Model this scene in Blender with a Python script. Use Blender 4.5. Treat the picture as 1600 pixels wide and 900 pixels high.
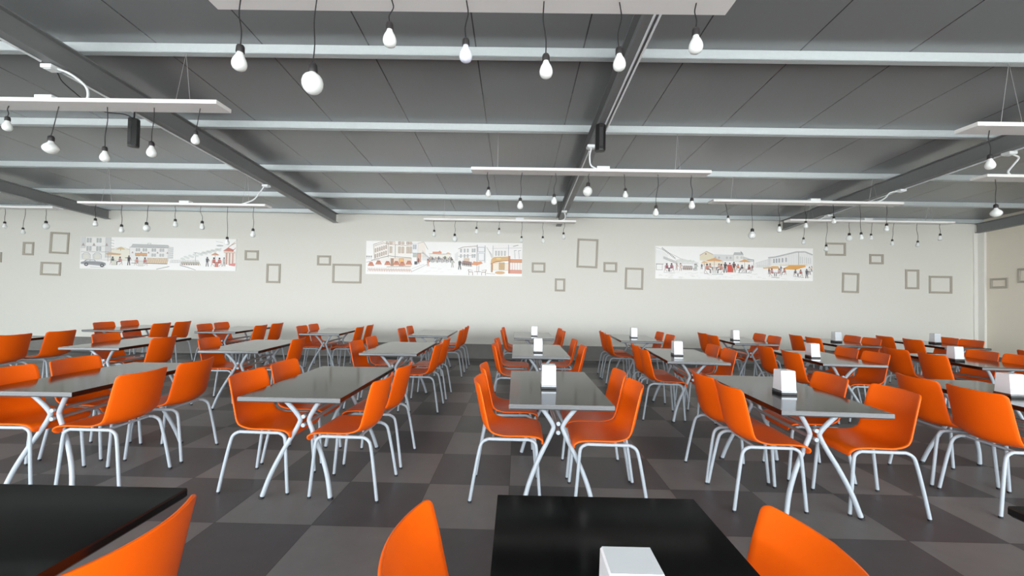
import bpy, math, random
from mathutils import Vector, Matrix
from math import radians as RAD, sin, cos, pi, sqrt
random.seed(7)
S = bpy.context.scene
COL = S.collection
for o in list(bpy.data.objects): bpy.data.objects.remove(o)

# ------------------------------------------------------------------ camera
CAM_H = 1.42
yaw, pitch, roll, F_PX = RAD(-.539), RAD(1.184), RAD(1.008), 653.0
fw = Vector((sin(yaw)*cos(pitch), cos(yaw)*cos(pitch), sin(pitch)))
rt = Vector((cos(yaw), -sin(yaw), 0)); up = rt.cross(fw)
rt2 = rt*cos(roll)+up*sin(roll); up2 = up*cos(roll)-rt*sin(roll)
cd = bpy.data.cameras.new('camera'); cam = bpy.data.objects.new('camera', cd); COL.objects.link(cam)
M = Matrix((rt2, up2, -fw)).transposed().to_4x4(); M.translation = Vector((0, 0, CAM_H))
cam.matrix_world = M
cd.sensor_fit = 'HORIZONTAL'; cd.sensor_width = 36; cd.lens = 36*F_PX/1600; cd.clip_start = .02
S.camera = cam

# ------------------------------------------------------------------ daylight and exposure
w = bpy.data.worlds.new('daylight'); S.world = w; w.use_nodes = True
nt = w.node_tree; bg = nt.nodes['Background']
bg.inputs[0].default_value = (.93, .97, 1, 1); bg.inputs[1].default_value = 11.2
S.view_settings.view_transform = 'Standard'; S.view_settings.look = 'None'
S.view_settings.gamma = 1; S.view_settings.use_curve_mapping = False
S.view_settings.exposure = 0.0

# room numbers
WY = 9.55; RX = 10.47; LX = -14.6; FY = -3.2; SL = .065; CZ = 3.33
def ceil_z(y): return CZ+SL*(WY-y)

# portal filling the glazed front, so the daylight through it is sampled well
pl = bpy.data.lights.new('front_daylight_portal', 'AREA'); pl.shape = 'RECTANGLE'; pl.size = RX-LX-.2; pl.size_y = 3.2
pl.cycles.is_portal = True
po = bpy.data.objects.new('front_daylight_portal', pl); COL.objects.link(po)
po.location = ((RX+LX)/2, FY-.2, 1.65); po.rotation_euler = (RAD(90), 0, 0)   # faces +Y, into the room

# ------------------------------------------------------------------ materials
def lin(c):
    return tuple(((v/255)/12.92 if v/255 <= .04045 else ((v/255+.055)/1.055)**2.4) for v in c)+(1,)
MATS = {}
def mat(name, rgb, rough=.5, metal=0, spec=.5, coat=0):
    if name in MATS: return MATS[name]
    m = bpy.data.materials.new(name); m.use_nodes = True
    b = m.node_tree.nodes['Principled BSDF']
    b.inputs['Base Color'].default_value = lin(rgb); b.inputs['Roughness'].default_value = rough
    b.inputs['Metallic'].default_value = metal; b.inputs['Specular IOR Level'].default_value = spec
    b.inputs['Coat Weight'].default_value = coat
    MATS[name] = m; return m
def N(m, t, **k):
    n = m.node_tree.nodes.new(t)
    for a, v in k.items(): setattr(n, a, v)
    return n
def noise_bump(m, scale=60, strength=.08, dist=.01, colvar=0, detail=4):
    nt = m.node_tree; b = nt.nodes['Principled BSDF']
    tc = N(m, 'ShaderNodeTexCoord'); nz = N(m, 'ShaderNodeTexNoise')
    nz.inputs['Scale'].default_value = scale; nz.inputs['Detail'].default_value = detail
    nt.links.new(tc.outputs['Object'], nz.inputs['Vector'])
    bp = N(m, 'ShaderNodeBump'); bp.inputs['Strength'].default_value = strength; bp.inputs['Distance'].default_value = dist
    nt.links.new(nz.outputs['Fac'], bp.inputs['Height']); nt.links.new(bp.outputs['Normal'], b.inputs['Normal'])
    if colvar:
        base = b.inputs['Base Color'].default_value[:]
        mx = N(m, 'ShaderNodeMix', data_type='RGBA'); mx.inputs['A'].default_value = tuple(c*(1-colvar) for c in base[:3])+(1,)
        mx.inputs['B'].default_value = tuple(min(1, c*(1+colvar)) for c in base[:3])+(1,)
        nt.links.new(nz.outputs['Fac'], mx.inputs['Factor']); nt.links.new(mx.outputs['Result'], b.inputs['Base Color'])
    return m
m_wall = noise_bump(mat('white wall paint', (225, 225, 217), .75, spec=.3), 18, .05, .004, .012)
m_wallr = noise_bump(mat('warm-lit wall paint', (230, 223, 208), .75, spec=.3), 18, .05, .004, .012)  # right wall: same paint, the warmer light on it put into the base colour
m_trimw = mat('white trim', (232, 231, 224), .6)
m_band = noise_bump(mat('grey skirting concrete', (124, 123, 119), .55), 9, .1, .01, .12)
m_orange = noise_bump(mat('orange polypropylene', (238, 96, 2), .42, spec=.3), 900, .05, .001)
m_frame = noise_bump(mat('light grey painted steel', (166, 176, 184), .35, spec=.4), 200, .02, .001)
m_cap = noise_bump(mat('black rubber', (30, 30, 32), .6), 200, .02, .001)
m_top = noise_bump(mat('dark laminate', (5, 5, 5), .10, spec=.2), 500, .035, .0006)
m_edge = noise_bump(mat('black table edge', (20, 17, 16), .2), 300, .02, .0006)
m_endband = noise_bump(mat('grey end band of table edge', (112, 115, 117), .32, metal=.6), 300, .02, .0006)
m_bar = noise_bump(mat('grey steel stretcher', (165, 165, 166), .35, metal=.5), 200, .02, .001)
m_beam = noise_bump(mat('dark grey steel paint', (126, 128, 129), .42, spec=.5), 25, .03, .004, .05)
m_purlin = noise_bump(mat('galvanised steel', (208, 216, 219), .35, metal=.25), 30, .03, .003, .05)
m_board = noise_bump(mat('white painted board', (248, 247, 246), .45), 30, .03, .003, .01)
m_cable = noise_bump(mat('black cable', (24, 24, 25), .5), 300, .02, .001)
m_socket = noise_bump(mat('dark grey socket plastic', (46, 43, 44), .45), 300, .02, .001)
m_wire = noise_bump(mat('steel wire', (175, 175, 175), .35, metal=.6), 300, .02, .001)
m_conduit = noise_bump(mat('white plastic conduit', (236, 240, 242), .4), 300, .02, .001)
m_bulb = noise_bump(mat('opal bulb glass', (238, 242, 240), .18, spec=.5), 300, .01, .001)
m_bulbcool = noise_bump(mat('cool opal bulb glass', (228, 232, 250), .18, spec=.5), 300, .01, .001)
for m_, c_ in ((m_bulb, 1), (m_bulbcool, 1)):
    b_ = m_.node_tree.nodes['Principled BSDF']
    b_.inputs['Subsurface Weight'].default_value = .3; b_.inputs['Subsurface Radius'].default_value = (.03, .03, .03); b_.inputs['Subsurface Scale'].default_value = 1
m_black = noise_bump(mat('black speaker plastic', (26, 26, 27), .4), 300, .05, .001)
m_grille = mat('speaker grille', (70, 70, 72), .4, metal=.4)
m_disp = noise_bump(mat('white dispenser plastic', (226, 229, 232), .22), 300, .01, .001)
m_face = noise_bump(mat('pale translucent dispenser plate', (208, 215, 222), .12, coat=.5), 300, .01, .001)
m_chrome = noise_bump(mat('chrome band', (150, 153, 156), .15, metal=.9), 300, .01, .001)
m_dblack = noise_bump(mat('black dispenser base', (22, 22, 23), .25), 300, .01, .001)
m_taupe = noise_bump(mat('taupe frame wood', (174, 167, 154), .55), 60, .05, .002, .05)
m_post = noise_bump(mat('aluminium window frame', (180, 184, 188), .4, metal=.4), 30, .02, .002)
m_pave = noise_bump(mat('pale outdoor paving', (212, 210, 205), .8), 4, .1, .01, .08)

# floor tiles: random dark and mid grey squares, thin joints, grid turned a little against the walls
m_floor = bpy.data.materials.new('grey floor tiles'); m_floor.use_nodes = True
nt = m_floor.node_tree; L = nt.links.new; b = nt.nodes['Principled BSDF']
tc = N(m_floor, 'ShaderNodeTexCoord'); mp = N(m_floor, 'ShaderNodeMapping')
TH = RAD(-.379); x0, y0 = -.00398, 6.1695
mp.vector_type = 'TEXTURE'
mp.inputs['Location'].default_value = (x0, y0, 0); mp.inputs['Rotation'].default_value = (0, 0, TH); mp.inputs['Scale'].default_value = (.6, .6, 1)
L(tc.outputs['Object'], mp.inputs['Vector'])
fl = N(m_floor, 'ShaderNodeVectorMath', operation='FLOOR'); fr = N(m_floor, 'ShaderNodeVectorMath', operation='FRACTION')
L(mp.outputs['Vector'], fl.inputs[0]); L(mp.outputs['Vector'], fr.inputs[0])
sp = N(m_floor, 'ShaderNodeSeparateXYZ'); L(fl.outputs['Vector'], sp.inputs[0])
ad = N(m_floor, 'ShaderNodeMath', operation='ADD'); L(sp.outputs['X'], ad.inputs[0]); L(sp.outputs['Y'], ad.inputs[1])
md = N(m_floor, 'ShaderNodeMath', operation='FLOORED_MODULO'); L(ad.outputs[0], md.inputs[0]); md.inputs[1].default_value = 2
wn = N(m_floor, 'ShaderNodeTexWhiteNoise', noise_dimensions='2D'); L(fl.outputs['Vector'], wn.inputs['Vector'])
gt = N(m_floor, 'ShaderNodeMath', operation='MAXIMUM'); gt.inputs[0].default_value = 0; gt.inputs[1].default_value = 0
xr = N(m_floor, 'ShaderNodeMath', operation='SUBTRACT'); L(md.outputs[0], xr.inputs[0]); L(gt.outputs[0], xr.inputs[1])
ab = N(m_floor, 'ShaderNodeMath', operation='ABSOLUTE'); L(xr.outputs[0], ab.inputs[0])
wm = N(m_floor, 'ShaderNodeMath', operation='MULTIPLY_ADD'); L(wn.outputs['Value'], wm.inputs[0]); wm.inputs[1].default_value = .16; wm.inputs[2].default_value = -.08
tn = N(m_floor, 'ShaderNodeMath', operation='ADD', use_clamp=True); L(ab.outputs[0], tn.inputs[0]); L(wm.outputs[0], tn.inputs[1])
mx = N(m_floor, 'ShaderNodeMix', data_type='RGBA'); mx.inputs['A'].default_value = lin((78, 78, 79)); mx.inputs['B'].default_value = lin((115, 114, 113))
L(tn.outputs[0], mx.inputs['Factor'])
nz = N(m_floor, 'ShaderNodeTexNoise'); nz.inputs['Scale'].default_value = 7; nz.inputs['Detail'].default_value = 8; nz.inputs['Roughness'].default_value = .7
L(tc.outputs['Object'], nz.inputs['Vector'])
mr = N(m_floor, 'ShaderNodeMapRange'); L(nz.outputs['Fac'], mr.inputs['Value'])
mr.inputs['To Min'].default_value = .84; mr.inputs['To Max'].default_value = 1.16
mu = N(m_floor, 'ShaderNodeVectorMath', operation='SCALE'); L(mx.outputs['Result'], mu.inputs[0]); L(mr.outputs[0], mu.inputs['Scale'])
# joints
sf = N(m_floor, 'ShaderNodeSeparateXYZ'); L(fr.outputs['Vector'], sf.inputs[0])
js = []
for ax in ('X', 'Y'):
    a1 = N(m_floor, 'ShaderNodeMath', operation='SUBTRACT'); L(sf.outputs[ax], a1.inputs[0]); a1.inputs[1].default_value = .5
    a2 = N(m_floor, 'ShaderNodeMath', operation='ABSOLUTE'); L(a1.outputs[0], a2.inputs[0])
    a3 = N(m_floor, 'ShaderNodeMath', operation='GREATER_THAN'); L(a2.outputs[0], a3.inputs[0]); a3.inputs[1].default_value = .4965
    js.append(a3)
jm = N(m_floor, 'ShaderNodeMath', operation='MAXIMUM'); L(js[0].outputs[0], jm.inputs[0]); L(js[1].outputs[0], jm.inputs[1])
mj = N(m_floor, 'ShaderNodeMix', data_type='RGBA'); L(jm.outputs[0], mj.inputs['Factor']); L(mu.outputs['Vector'], mj.inputs['A']); mj.inputs['B'].default_value = lin((56, 54, 53))
L(mj.outputs['Result'], b.inputs['Base Color'])
b.inputs['Roughness'].default_value = .42; b.inputs['Specular IOR Level'].default_value = .45
bp = N(m_floor, 'ShaderNodeBump'); bp.inputs['Strength'].default_value = .12; bp.inputs['Distance'].default_value = .003
L(nz.outputs['Fac'], bp.inputs['Height']); L(bp.outputs['Normal'], b.inputs['Normal'])

# ceiling: dark grey ribbed metal panels about one metre wide
m_ceil = bpy.data.materials.new('grey ribbed ceiling panels'); m_ceil.use_nodes = True
nt = m_ceil.node_tree; L = nt.links.new; b = nt.nodes['Principled BSDF']
tc = N(m_ceil, 'ShaderNodeTexCoord'); sx = N(m_ceil, 'ShaderNodeSeparateXYZ'); L(tc.outputs['Object'], sx.inputs[0])
def frac_line(period, off, half):
    a = N(m_ceil, 'ShaderNodeMath', operation='MULTIPLY_ADD'); L(sx.outputs['X'], a.inputs[0]); a.inputs[1].default_value = 1/period; a.inputs[2].default_value = -off/period+50.5
    f = N(m_ceil, 'ShaderNodeMath', operation='FRACT'); L(a.outputs[0], f.inputs[0])
    s = N(m_ceil, 'ShaderNodeMath', operation='SUBTRACT'); L(f.outputs[0], s.inputs[0]); s.inputs[1].default_value = .5
    c = N(m_ceil, 'ShaderNodeMath', operation='ABSOLUTE'); L(s.outputs[0], c.inputs[0])
    g = N(m_ceil, 'ShaderNodeMath', operation='LESS_THAN'); L(c.outputs[0], g.inputs[0]); g.inputs[1].default_value = half/period
    return g
seam = frac_line(.985, -.405, .006); rib = frac_line(.0985, -.405, .009)
mx = N(m_ceil, 'ShaderNodeMix', data_type='RGBA'); mx.inputs['A'].default_value = lin((127, 130, 132)); mx.inputs['B'].default_value = lin((62, 64, 66)); L(seam.outputs[0], mx.inputs['Factor'])
L(mx.outputs['Result'], b.inputs['Base Color']); b.inputs['Roughness'].default_value = .26; b.inputs['Specular IOR Level'].default_value = 1.0
sm = N(m_ceil, 'ShaderNodeMath', operation='MULTIPLY_ADD'); L(rib.outputs[0], sm.inputs[0]); sm.inputs[1].default_value = -.25
s2 = N(m_ceil, 'ShaderNodeMath', operation='MULTIPLY'); L(seam.outputs[0], s2.inputs[0]); s2.inputs[1].default_value = -1.
L(s2.outputs[0], sm.inputs[2])
bp = N(m_ceil, 'ShaderNodeBump'); bp.inputs['Strength'].default_value = .35; bp.inputs['Distance'].default_value = .004
L(sm.outputs[0], bp.inputs['Height']); L(bp.outputs['Normal'], b.inputs['Normal'])

# ------------------------------------------------------------------ mesh helpers
class MB:
    def __init__(s): s.v = []; s.f = []; s.m = []; s.sm = []
    def add(s, vs, fs, mi=0, smooth=False):
        n = len(s.v); s.v += [tuple(v) for v in vs]
        for f in fs: s.f.append(tuple(i+n for i in f)); s.m.append(mi); s.sm.append(smooth)
    def box(s, a, b, mi=0):
        x0, y0, z0 = a; x1, y1, z1 = b
        s.add([(x0,y0,z0),(x1,y0,z0),(x1,y1,z0),(x0,y1,z0),(x0,y0,z1),(x1,y0,z1),(x1,y1,z1),(x0,y1,z1)],
              [(0,3,2,1),(4,5,6,7),(0,1,5,4),(1,2,6,5),(2,3,7,6),(3,0,4,7)], mi)
    def rings(s, rings, mi=0, smooth=True, caps=True, closed=False):
        n = len(rings[0]); vs = [p for r in rings for p in r]; fs = []
        for i in range(len(rings)-1):
            for j in range(n):
                a = i*n+j; b2 = i*n+(j+1) % n; fs.append((a, b2, b2+n, a+n))
        s.add(vs, fs, mi, smooth)
        if caps:
            s.add(rings[0], [tuple(reversed(range(n)))], mi); s.add(rings[-1], [tuple(range(n))], mi)
    def tube(s, pts, r, n=8, mi=0, caps=True):
        pts = [Vector(p) for p in pts]; rs = r if isinstance(r, (list, tuple)) else [r]*len(pts)
        t0 = (pts[1]-pts[0]).normalized(); ref = Vector((0, 0, 1)) if abs(t0.z) < .9 else Vector((1, 0, 0))
        nrm = (ref-t0*ref.dot(t0)).normalized(); rings = []
        for i, p in enumerate(pts):
            t = (pts[min(i+1, len(pts)-1)]-pts[max(i-1, 0)]).normalized()
            nrm = (nrm-t*nrm.dot(t)).normalized(); bi = t.cross(nrm)
            rings.append([p+(nrm*cos(2*pi*k/n)+bi*sin(2*pi*k/n))*rs[i] for k in range(n)])
        s.rings(rings, mi, True, caps)
    def lathe(s, prof, n=20, mi=0):
        rings = [[(r*cos(2*pi*k/n), r*sin(2*pi*k/n), z) for k in range(n)] for r, z in prof]
        s.rings(rings, mi, True, True)
    def build(s, name, mats, parent=None, loc=None):
        me = bpy.data.meshes.new(name); me.from_pydata(s.v, [], s.f); me.update()
        for m in (mats if isinstance(mats, (list, tuple)) else [mats]): me.materials.append(m)
        me.polygons.foreach_set('material_index', s.m); me.polygons.foreach_set('use_smooth', s.sm)
        o = bpy.data.objects.new(name, me); COL.objects.link(o)
        if parent: o.parent = parent
        if loc: o.location = loc
        return o
def bez(pts, n=6):
    """Catmull-Rom through pts"""
    P = [Vector(p) for p in pts]; P = [P[0]*2-P[1]]+P+[P[-1]*2-P[-2]]; out = []
    for i in range(1, len(P)-2):
        for k in range(n):
            t = k/n; a, b_, c, d = P[i-1], P[i], P[i+1], P[i+2]
            out.append(.5*((2*b_)+(c-a)*t+(2*a-5*b_+4*c-d)*t*t+(3*b_-a-3*c+d)*t**3))
    out.append(P[-2]); return out
def empty(name, loc, rz=0):
    o = bpy.data.objects.new(name, None); COL.objects.link(o); o.location = loc; o.rotation_euler = (0, 0, rz); o.empty_display_size = .1
    return o
def tag(o, label, cat, group=None):
    o['label'] = label; o['category'] = cat
    if group: o['group'] = group
    return o
def struct(o): o['kind'] = 'structure'; return o
def copy_tree(o, parent=None):
    c = o.copy(); COL.objects.link(c); c.parent = parent
    for ch in o.children: copy_tree(ch, c)
    return c
def soft(o, width=.004, seg=2):
    md = o.modifiers.new('bevel', 'BEVEL'); md.width = width; md.segments = seg; md.limit_method = 'ANGLE'
    return o

# ------------------------------------------------------------------ the room
m = MB(); m.box((LX, FY-.3, -.2), (RX, WY, 0)); struct(m.build('floor', m_floor))
def slab(name, xa, xb, ya, yb, za, zb, mt, sloped=True):
    """a box whose top and bottom follow the roof slope when sloped (za, zb are distances below the ceiling)"""
    q = MB(); t = lambda y, d: ceil_z(y)-d
    vs = [(xa,ya,t(ya,zb)),(xb,ya,t(ya,zb)),(xb,yb,t(yb,zb)),(xa,yb,t(yb,zb)),(xa,ya,t(ya,za)),(xb,ya,t(ya,za)),(xb,yb,t(yb,za)),(xa,yb,t(yb,za))]
    q.add(vs, [(0,3,2,1),(4,5,6,7),(0,1,5,4),(1,2,6,5),(2,3,7,6),(3,0,4,7)])
    return q.build(name, mt)
struct(slab('ceiling', LX-.3, RX+.3, FY-.9, WY+.3, -.15, 0, m_ceil))
m = MB(); m.box((LX, WY, -.2), (RX+.25, WY+.25, ceil_z(WY))); struct(m.build('wall_back', m_wall))
def side_wall(name, xa, xb, mt):
    q = MB(); a, b_ = FY, WY
    vs = [(xa,a,-.2),(xb,a,-.2),(xb,b_,-.2),(xa,b_,-.2),(xa,a,ceil_z(a)),(xb,a,ceil_z(a)),(xb,b_,ceil_z(b_)),(xa,b_,ceil_z(b_))]
    q.add(vs, [(0,3,2,1),(4,5,6,7),(0,1,5,4),(1,2,6,5),(2,3,7,6),(3,0,4,7)]); return struct(q.build(name, mt))
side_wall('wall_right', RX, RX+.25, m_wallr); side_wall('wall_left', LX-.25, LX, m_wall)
# corner post of the back right corner
m = MB(); m.box((RX-.05, WY-.16, 0), (RX, WY, 3.2)); m.box((RX-.13, WY-.03, 0), (RX-.05, WY, 3.2)); struct(m.build('trim_1', m_trimw))
# grey skirting band with a ledge
m = MB(); m.box((LX, WY-.035, .0), (RX-.14, WY, .30)); m.box((LX, WY-.045, .30), (RX-.14, WY, .325)); m.box((LX, WY-.05, 0), (RX-.14, WY-.035, .05))
struct(m.build('baseboard_back', m_band))
m = MB(); m.box((RX-.03, FY+.2, 0), (RX, WY-.17, .30)); struct(m.build('baseboard_right', m_band))
# front: a glazed wall, header and posts
m = MB(); m.box((LX, FY-.1, 3.3), (RX, FY+.1, ceil_z(FY))); struct(m.build('wall_front', m_wall))
m = MB()
x = LX+.05
while x < RX: m.box((x-.05, FY-.06, 0), (x+.05, FY+.06, 3.3)); x += 2.49
m.box((LX, FY-.05, 0), (RX, FY+.05, .08)); m.box((LX, FY-.05, 3.22), (RX, FY+.05, 3.3))
struct(m.build('window_1', m_post))
m = MB(); m.box((-60, -60, -.35), (60, FY-.3, -.15)); struct(m.build('floor_outside', m_pave))

# steel: rafters (I sections) and purlins (C sections)
TN = [2]
def trim(q, mt):
    o = q.build('trim_%d' % TN[0], mt); TN[0] += 1; return struct(o)
YA = FY+.12; YB = WY-.06
def sbox(q, xa, xb, ya, yb, za, zb):
    t = lambda y, d: ceil_z(y)-d
    vs = [(xa,ya,t(ya,zb)),(xb,ya,t(ya,zb)),(xb,yb,t(yb,zb)),(xa,yb,t(yb,zb)),(xa,ya,t(ya,za)),(xb,ya,t(ya,za)),(xb,yb,t(yb,za)),(xa,yb,t(yb,za))]
    q.add(vs, [(0,3,2,1),(4,5,6,7),(0,1,5,4),(1,2,6,5),(2,3,7,6),(3,0,4,7)])
for bx in (-9.40, -4.145, .945, 6.02, 10.38):
    q = MB()
    sbox(q, bx-.058, bx+.058, YA, YB, .092, .104); sbox(q, bx-.058, bx+.058, YA, YB, .288, .30)
    sbox(q, bx-.005, bx+.005, YA, YB, .104, .288)
    trim(q, m_beam)
for py in (-2.14, -.65, .84, 2.33, 3.81, 5.29, 6.79, 8.23, 9.47):
    q = MB(); z = lambda d: ceil_z(py)-d
    q.box((LX, py-.03, z(.082)-.004), (RX, py-.026, z(0)))          # web, facing the camera
    q.box((LX, py-.03, z(.088)), (RX, py+.035, z(.083)))            # bottom flange
    q.box((LX, py+.032, z(.088)), (RX, py+.035, z(.07)))            # lip
    trim(q, m_purlin)

# ------------------------------------------------------------------ chairs
def chair_shell():
    prof = [(.243,.398),(.247,.418),(.240,.436),(.215,.449),(.16,.452),(.08,.448),(0,.444),(-.07,.443),(-.115,.449),(-.150,.466),(-.176,.497),
            (-.194,.545),(-.209,.61),(-.224,.68),(-.237,.74),(-.247,.785),(-.253,.813)]
    P = bez([(x, 0, z) for x, z in prof], 4)
    Ls = [0]
    for i in range(1, len(P)): Ls.append(Ls[-1]+(P[i]-P[i-1]).length)
    T = Ls[-1]
    # resample, finer near both ends for the rounded corners
    us = [0, .004, .012, .024, .04]+[.04+(T-.10)*k/26 for k in range(1, 27)]+[T-.045, T-.028, T-.018, T-.010, T-.004, T-.001, T]
    def at(u):
        for i in range(1, len(Ls)):
            if u <= Ls[i]+1e-9:
                k = (u-Ls[i-1])/(Ls[i]-Ls[i-1]); return P[i-1].lerp(P[i], k)
        return P[-1]
    nt_ = 14; grid = []
    for u in us:
        p = at(u); f = u/T
        e_ = .004; t1 = at(max(0, u-e_)); t2 = at(min(T, u+e_)); tg = (t2-t1).normalized(); nx, nz_ = tg.z, -tg.x
        K = [(0, -.004), (.10, .002), (.22, .010), (.38, .016), (.47, .030), (.56, .046), (.66, .054), (1.0, .054)]
        amp = K[-1][1]
        for (fa, aa), (fb, ab_) in zip(K, K[1:]):
            if f <= fb: w_ = (f-fa)/(fb-fa); amp = aa+(ab_-aa)*w_; break
        wdt = .213+(.004 if .3 < f < .8 else 0)*sin((f-.3)/.5*pi)-.005*max(0, (f-.85)/.15)
        re, rf = .028, .045
        if T-u < re: wdt -= re-sqrt(max(0, re*re-(re-(T-u))**2))
        if u < rf: wdt -= (rf-sqrt(max(0, rf*rf-(rf-u)**2)))*.8
        row = []
        for k in range(nt_+1):
            t = -1+2*k/nt_; t = sin(t*pi/2)*.5+t*.5
            y = t*wdt; q = (y/.212)**2
            x = p.x+nx*amp*q; z = p.z+nz_*amp*q
            if f > .85: z -= q*.008*(f-.85)/.15
            row.append(Vector((x, y, z)))
        grid.append(row)
    nr, nc = len(grid), nt_+1; th = .0055
    nrm = []
    for i in range(nr):
        rr = []
        for j in range(nc):
            du = grid[min(i+1, nr-1)][j]-grid[max(i-1, 0)][j]; dv = grid[i][min(j+1, nc-1)]-grid[i][max(j-1, 0)]
            n = du.cross(dv); n = n.normalized() if n.length > 1e-9 else Vector((0, 0, 1)); rr.append(n)
        nrm.append(rr)
    vs = []; fs = []
    for i in range(nr):
        for j in range(nc): vs.append(grid[i][j]+nrm[i][j]*th)
    for i in range(nr):
        for j in range(nc): vs.append(grid[i][j]-nrm[i][j]*th)
    A = nr*nc
    for i in range(nr-1):
        for j in range(nc-1):
            a = i*nc+j; fs.append((a, a+nc, a+nc+1, a+1)); fs.append((A+a, A+a+1, A+a+nc+1, A+a+nc))
    loop = [(0, j) for j in range(nc)]+[(i, nc-1) for i in range(1, nr)]+[(nr-1, j) for j in range(nc-2, -1, -1)]+[(i, 0) for i in range(nr-2, 0, -1)]
    cen = Vector((0, 0, 0)); base = len(vs)
    for (i, j) in loop:
        pin = grid[max(0, min(nr-1, i+(1 if i == 0 else -1 if i == nr-1 else 0)))][max(0, min(nc-1, j+(1 if j == 0 else -1 if j == nc-1 else 0)))]
        d = (grid[i][j]-pin).normalized(); vs.append(grid[i][j]+d*.0045)
    n = len(loop)
    for k in range(n):
        i, j = loop[k]; i2, j2 = loop[(k+1) % n]; a = i*nc+j; c = i2*nc+j2
        fs.append((a, c, base+(k+1) % n, base+k)); fs.append((base+k, base+(k+1) % n, A+c, A+a))
    q = MB(); q.add(vs, fs, 0, True); return q
R_T = .0115
def make_chair():
    t = empty('chair', (0, 0, 0))
    chair_shell().build('seat_shell', m_orange, t)
    for sy in (-1, 1):
        for front in (1, 0):
            q = MB()
            if front: pts = bez([(.232, sy*.186, .012), (.216, sy*.182, .20), (.203, sy*.178, .36), (.190, sy*.176, .405), (.155, sy*.174, .425)], 4)
            else: pts = bez([(-.252, sy*.210, .012), (-.222, sy*.196, .20), (-.192, sy*.182, .36), (-.172, sy*.177, .405), (-.135, sy*.174, .425)], 4)
            q.tube(pts, R_T, 10); lg = q.build('leg', m_frame, t)
            c = MB(); x, y = (.232, sy*.186) if front else (-.252, sy*.210)
            c.tube([(x, y, 0), (x, y, .014)], .0125, 10); c.build('foot_cap', m_cap, lg)
    q = MB()
    for sy in (-1, 1): q.tube([(.155, sy*.174, .425), (.01, sy*.172, .424), (-.135, sy*.174, .425)], R_T, 10)
    for x in (.11, -.10): q.tube([(x, -.172, .424), (x, .172, .424)], .009, 8)
    q.build('seat_frame', m_frame, t)
    return t
CH0 = make_chair(); CH_USED = [False]
def chair(x, y, rz, label, group):
    o = copy_tree(CH0) if CH_USED[0] else CH0
    CH_USED[0] = True
    o.location = (x, y, 0); o.rotation_euler = (0, 0, rz)
    tag(o, label, 'chair', group); return o

# ------------------------------------------------------------------ tables
TL, TW, THT = 1.23, .685, .725
def make_table():
    t = empty('dining_table', (0, 0, 0))
    q = MB(); a, b_ = TW/2, TL/2
    def ring(ix, z): return [(-a+ix, -b_+ix, z), (a-ix, -b_+ix, z), (a-ix, b_-ix, z), (-a+ix, b_-ix, z)]
    r = [ring(.0015, THT), ring(0, THT-.007), ring(0, THT-.027), ring(.008, THT-.035)]
    q.add(r[0], [(0, 1, 2, 3)], 0); q.add(r[3], [(3, 2, 1, 0)], 0)
    for k in range(3):
        for j in range(4):
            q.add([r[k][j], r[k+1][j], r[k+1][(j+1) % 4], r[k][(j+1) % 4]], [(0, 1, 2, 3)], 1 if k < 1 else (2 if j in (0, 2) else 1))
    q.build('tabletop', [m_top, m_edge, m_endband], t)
    for sy in (-1, 1):
        for sx in (-1, 1):
            y = sy*.485
            pts = bez([(sx*.150, sy*.440, THT-.034), (sx*.105, sy*.425, .640), (sx*.060, sy*.405, .575), (sx*.035, sy*.395, .530), (sx*.035, sy*.393, .500), (sx*.070, sy*.400, .425), (sx*.140, sy*.425, .29), (sx*.200, sy*.455, .145), (sx*.236, sy*.484, .012)], 5)
            g = MB(); g.tube(pts, .0158, 12); lg = g.build('leg', m_frame, t)
            c = MB(); c.tube([(sx*.240, y, 0), (sx*.236, y, .016)], .0185, 12); c.build('foot_cap', m_cap, lg)
    for z in (.545, .484):
        g = MB(); g.tube([(0, -.40, z), (0, .40, z)], .013, 10); st = g.build('stretcher', m_bar, t)
        for e_ in (-1, 1):
            c = MB(); c.tube([(0, e_*.418, z), (0, e_*.40, z)], .0145, 12); c.build('end_cap', m_frame, st)
    for sy in (-1, 1):
        g = MB(); y = sy*.44; g.box((-.22, y-.02, THT-.042), (.22, y+.02, THT-.031)); g.build('support_bar', m_frame, t)
    return t
TB0 = make_table(); TB_USED = [False]

# napkin dispenser
def make_disp():
    t = empty('napkin_dispenser', (0, 0, 0)); a = .056
    q = MB(); z0, z1 = .028, .178
    def rg(w_, d, z): return [(-w_, -d, z), (w_, -d, z), (w_, d, z), (-w_, d, z)]
    q.rings([rg(a, .058, z0), rg(a-.002, .056, .036), rg(a-.003, .047, z1-.006), rg(a-.006, .043, z1)], 0, False)
    o = q.build('housing', m_disp, t); soft(o, .002, 2)
    for s in (-1, 1):
        q = MB(); w1 = a-.007
        q.rings([[(-w1, s*.0565, z0+.012), (w1, s*.0565, z0+.012), (w1, s*.0595, z0+.012), (-w1, s*.0595, z0+.012)],
                 [(-w1, s*.0475, z1-.014), (w1, s*.0475, z1-.014), (w1, s*.0505, z1-.014), (-w1, s*.0505, z1-.014)]], 0, False)
        q.build('face_plate', m_face, t)
    q = MB(); q.box((-a-.001, -.062, 0), (a+.001, .062, .016)); soft(q.build('base', m_dblack, t), .002, 2)
    q = MB(); q.box((-a-.0005, -.0605, .016), (a+.0005, .0605, .031)); soft(q.build('trim_band', m_chrome, t), .001, 1)
    return t
DP0 = make_disp(); DP_USED = [False]

ROWN = {'A': 'nearest row', 'B': 'second row', 'C': 'third row', 'D': 'back row'}
ORD = ['leftmost', 'second from left', 'third from left', 'fourth from left', 'fifth from left', 'sixth from left', 'seventh from left', 'eighth from left', 'rightmost']
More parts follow.
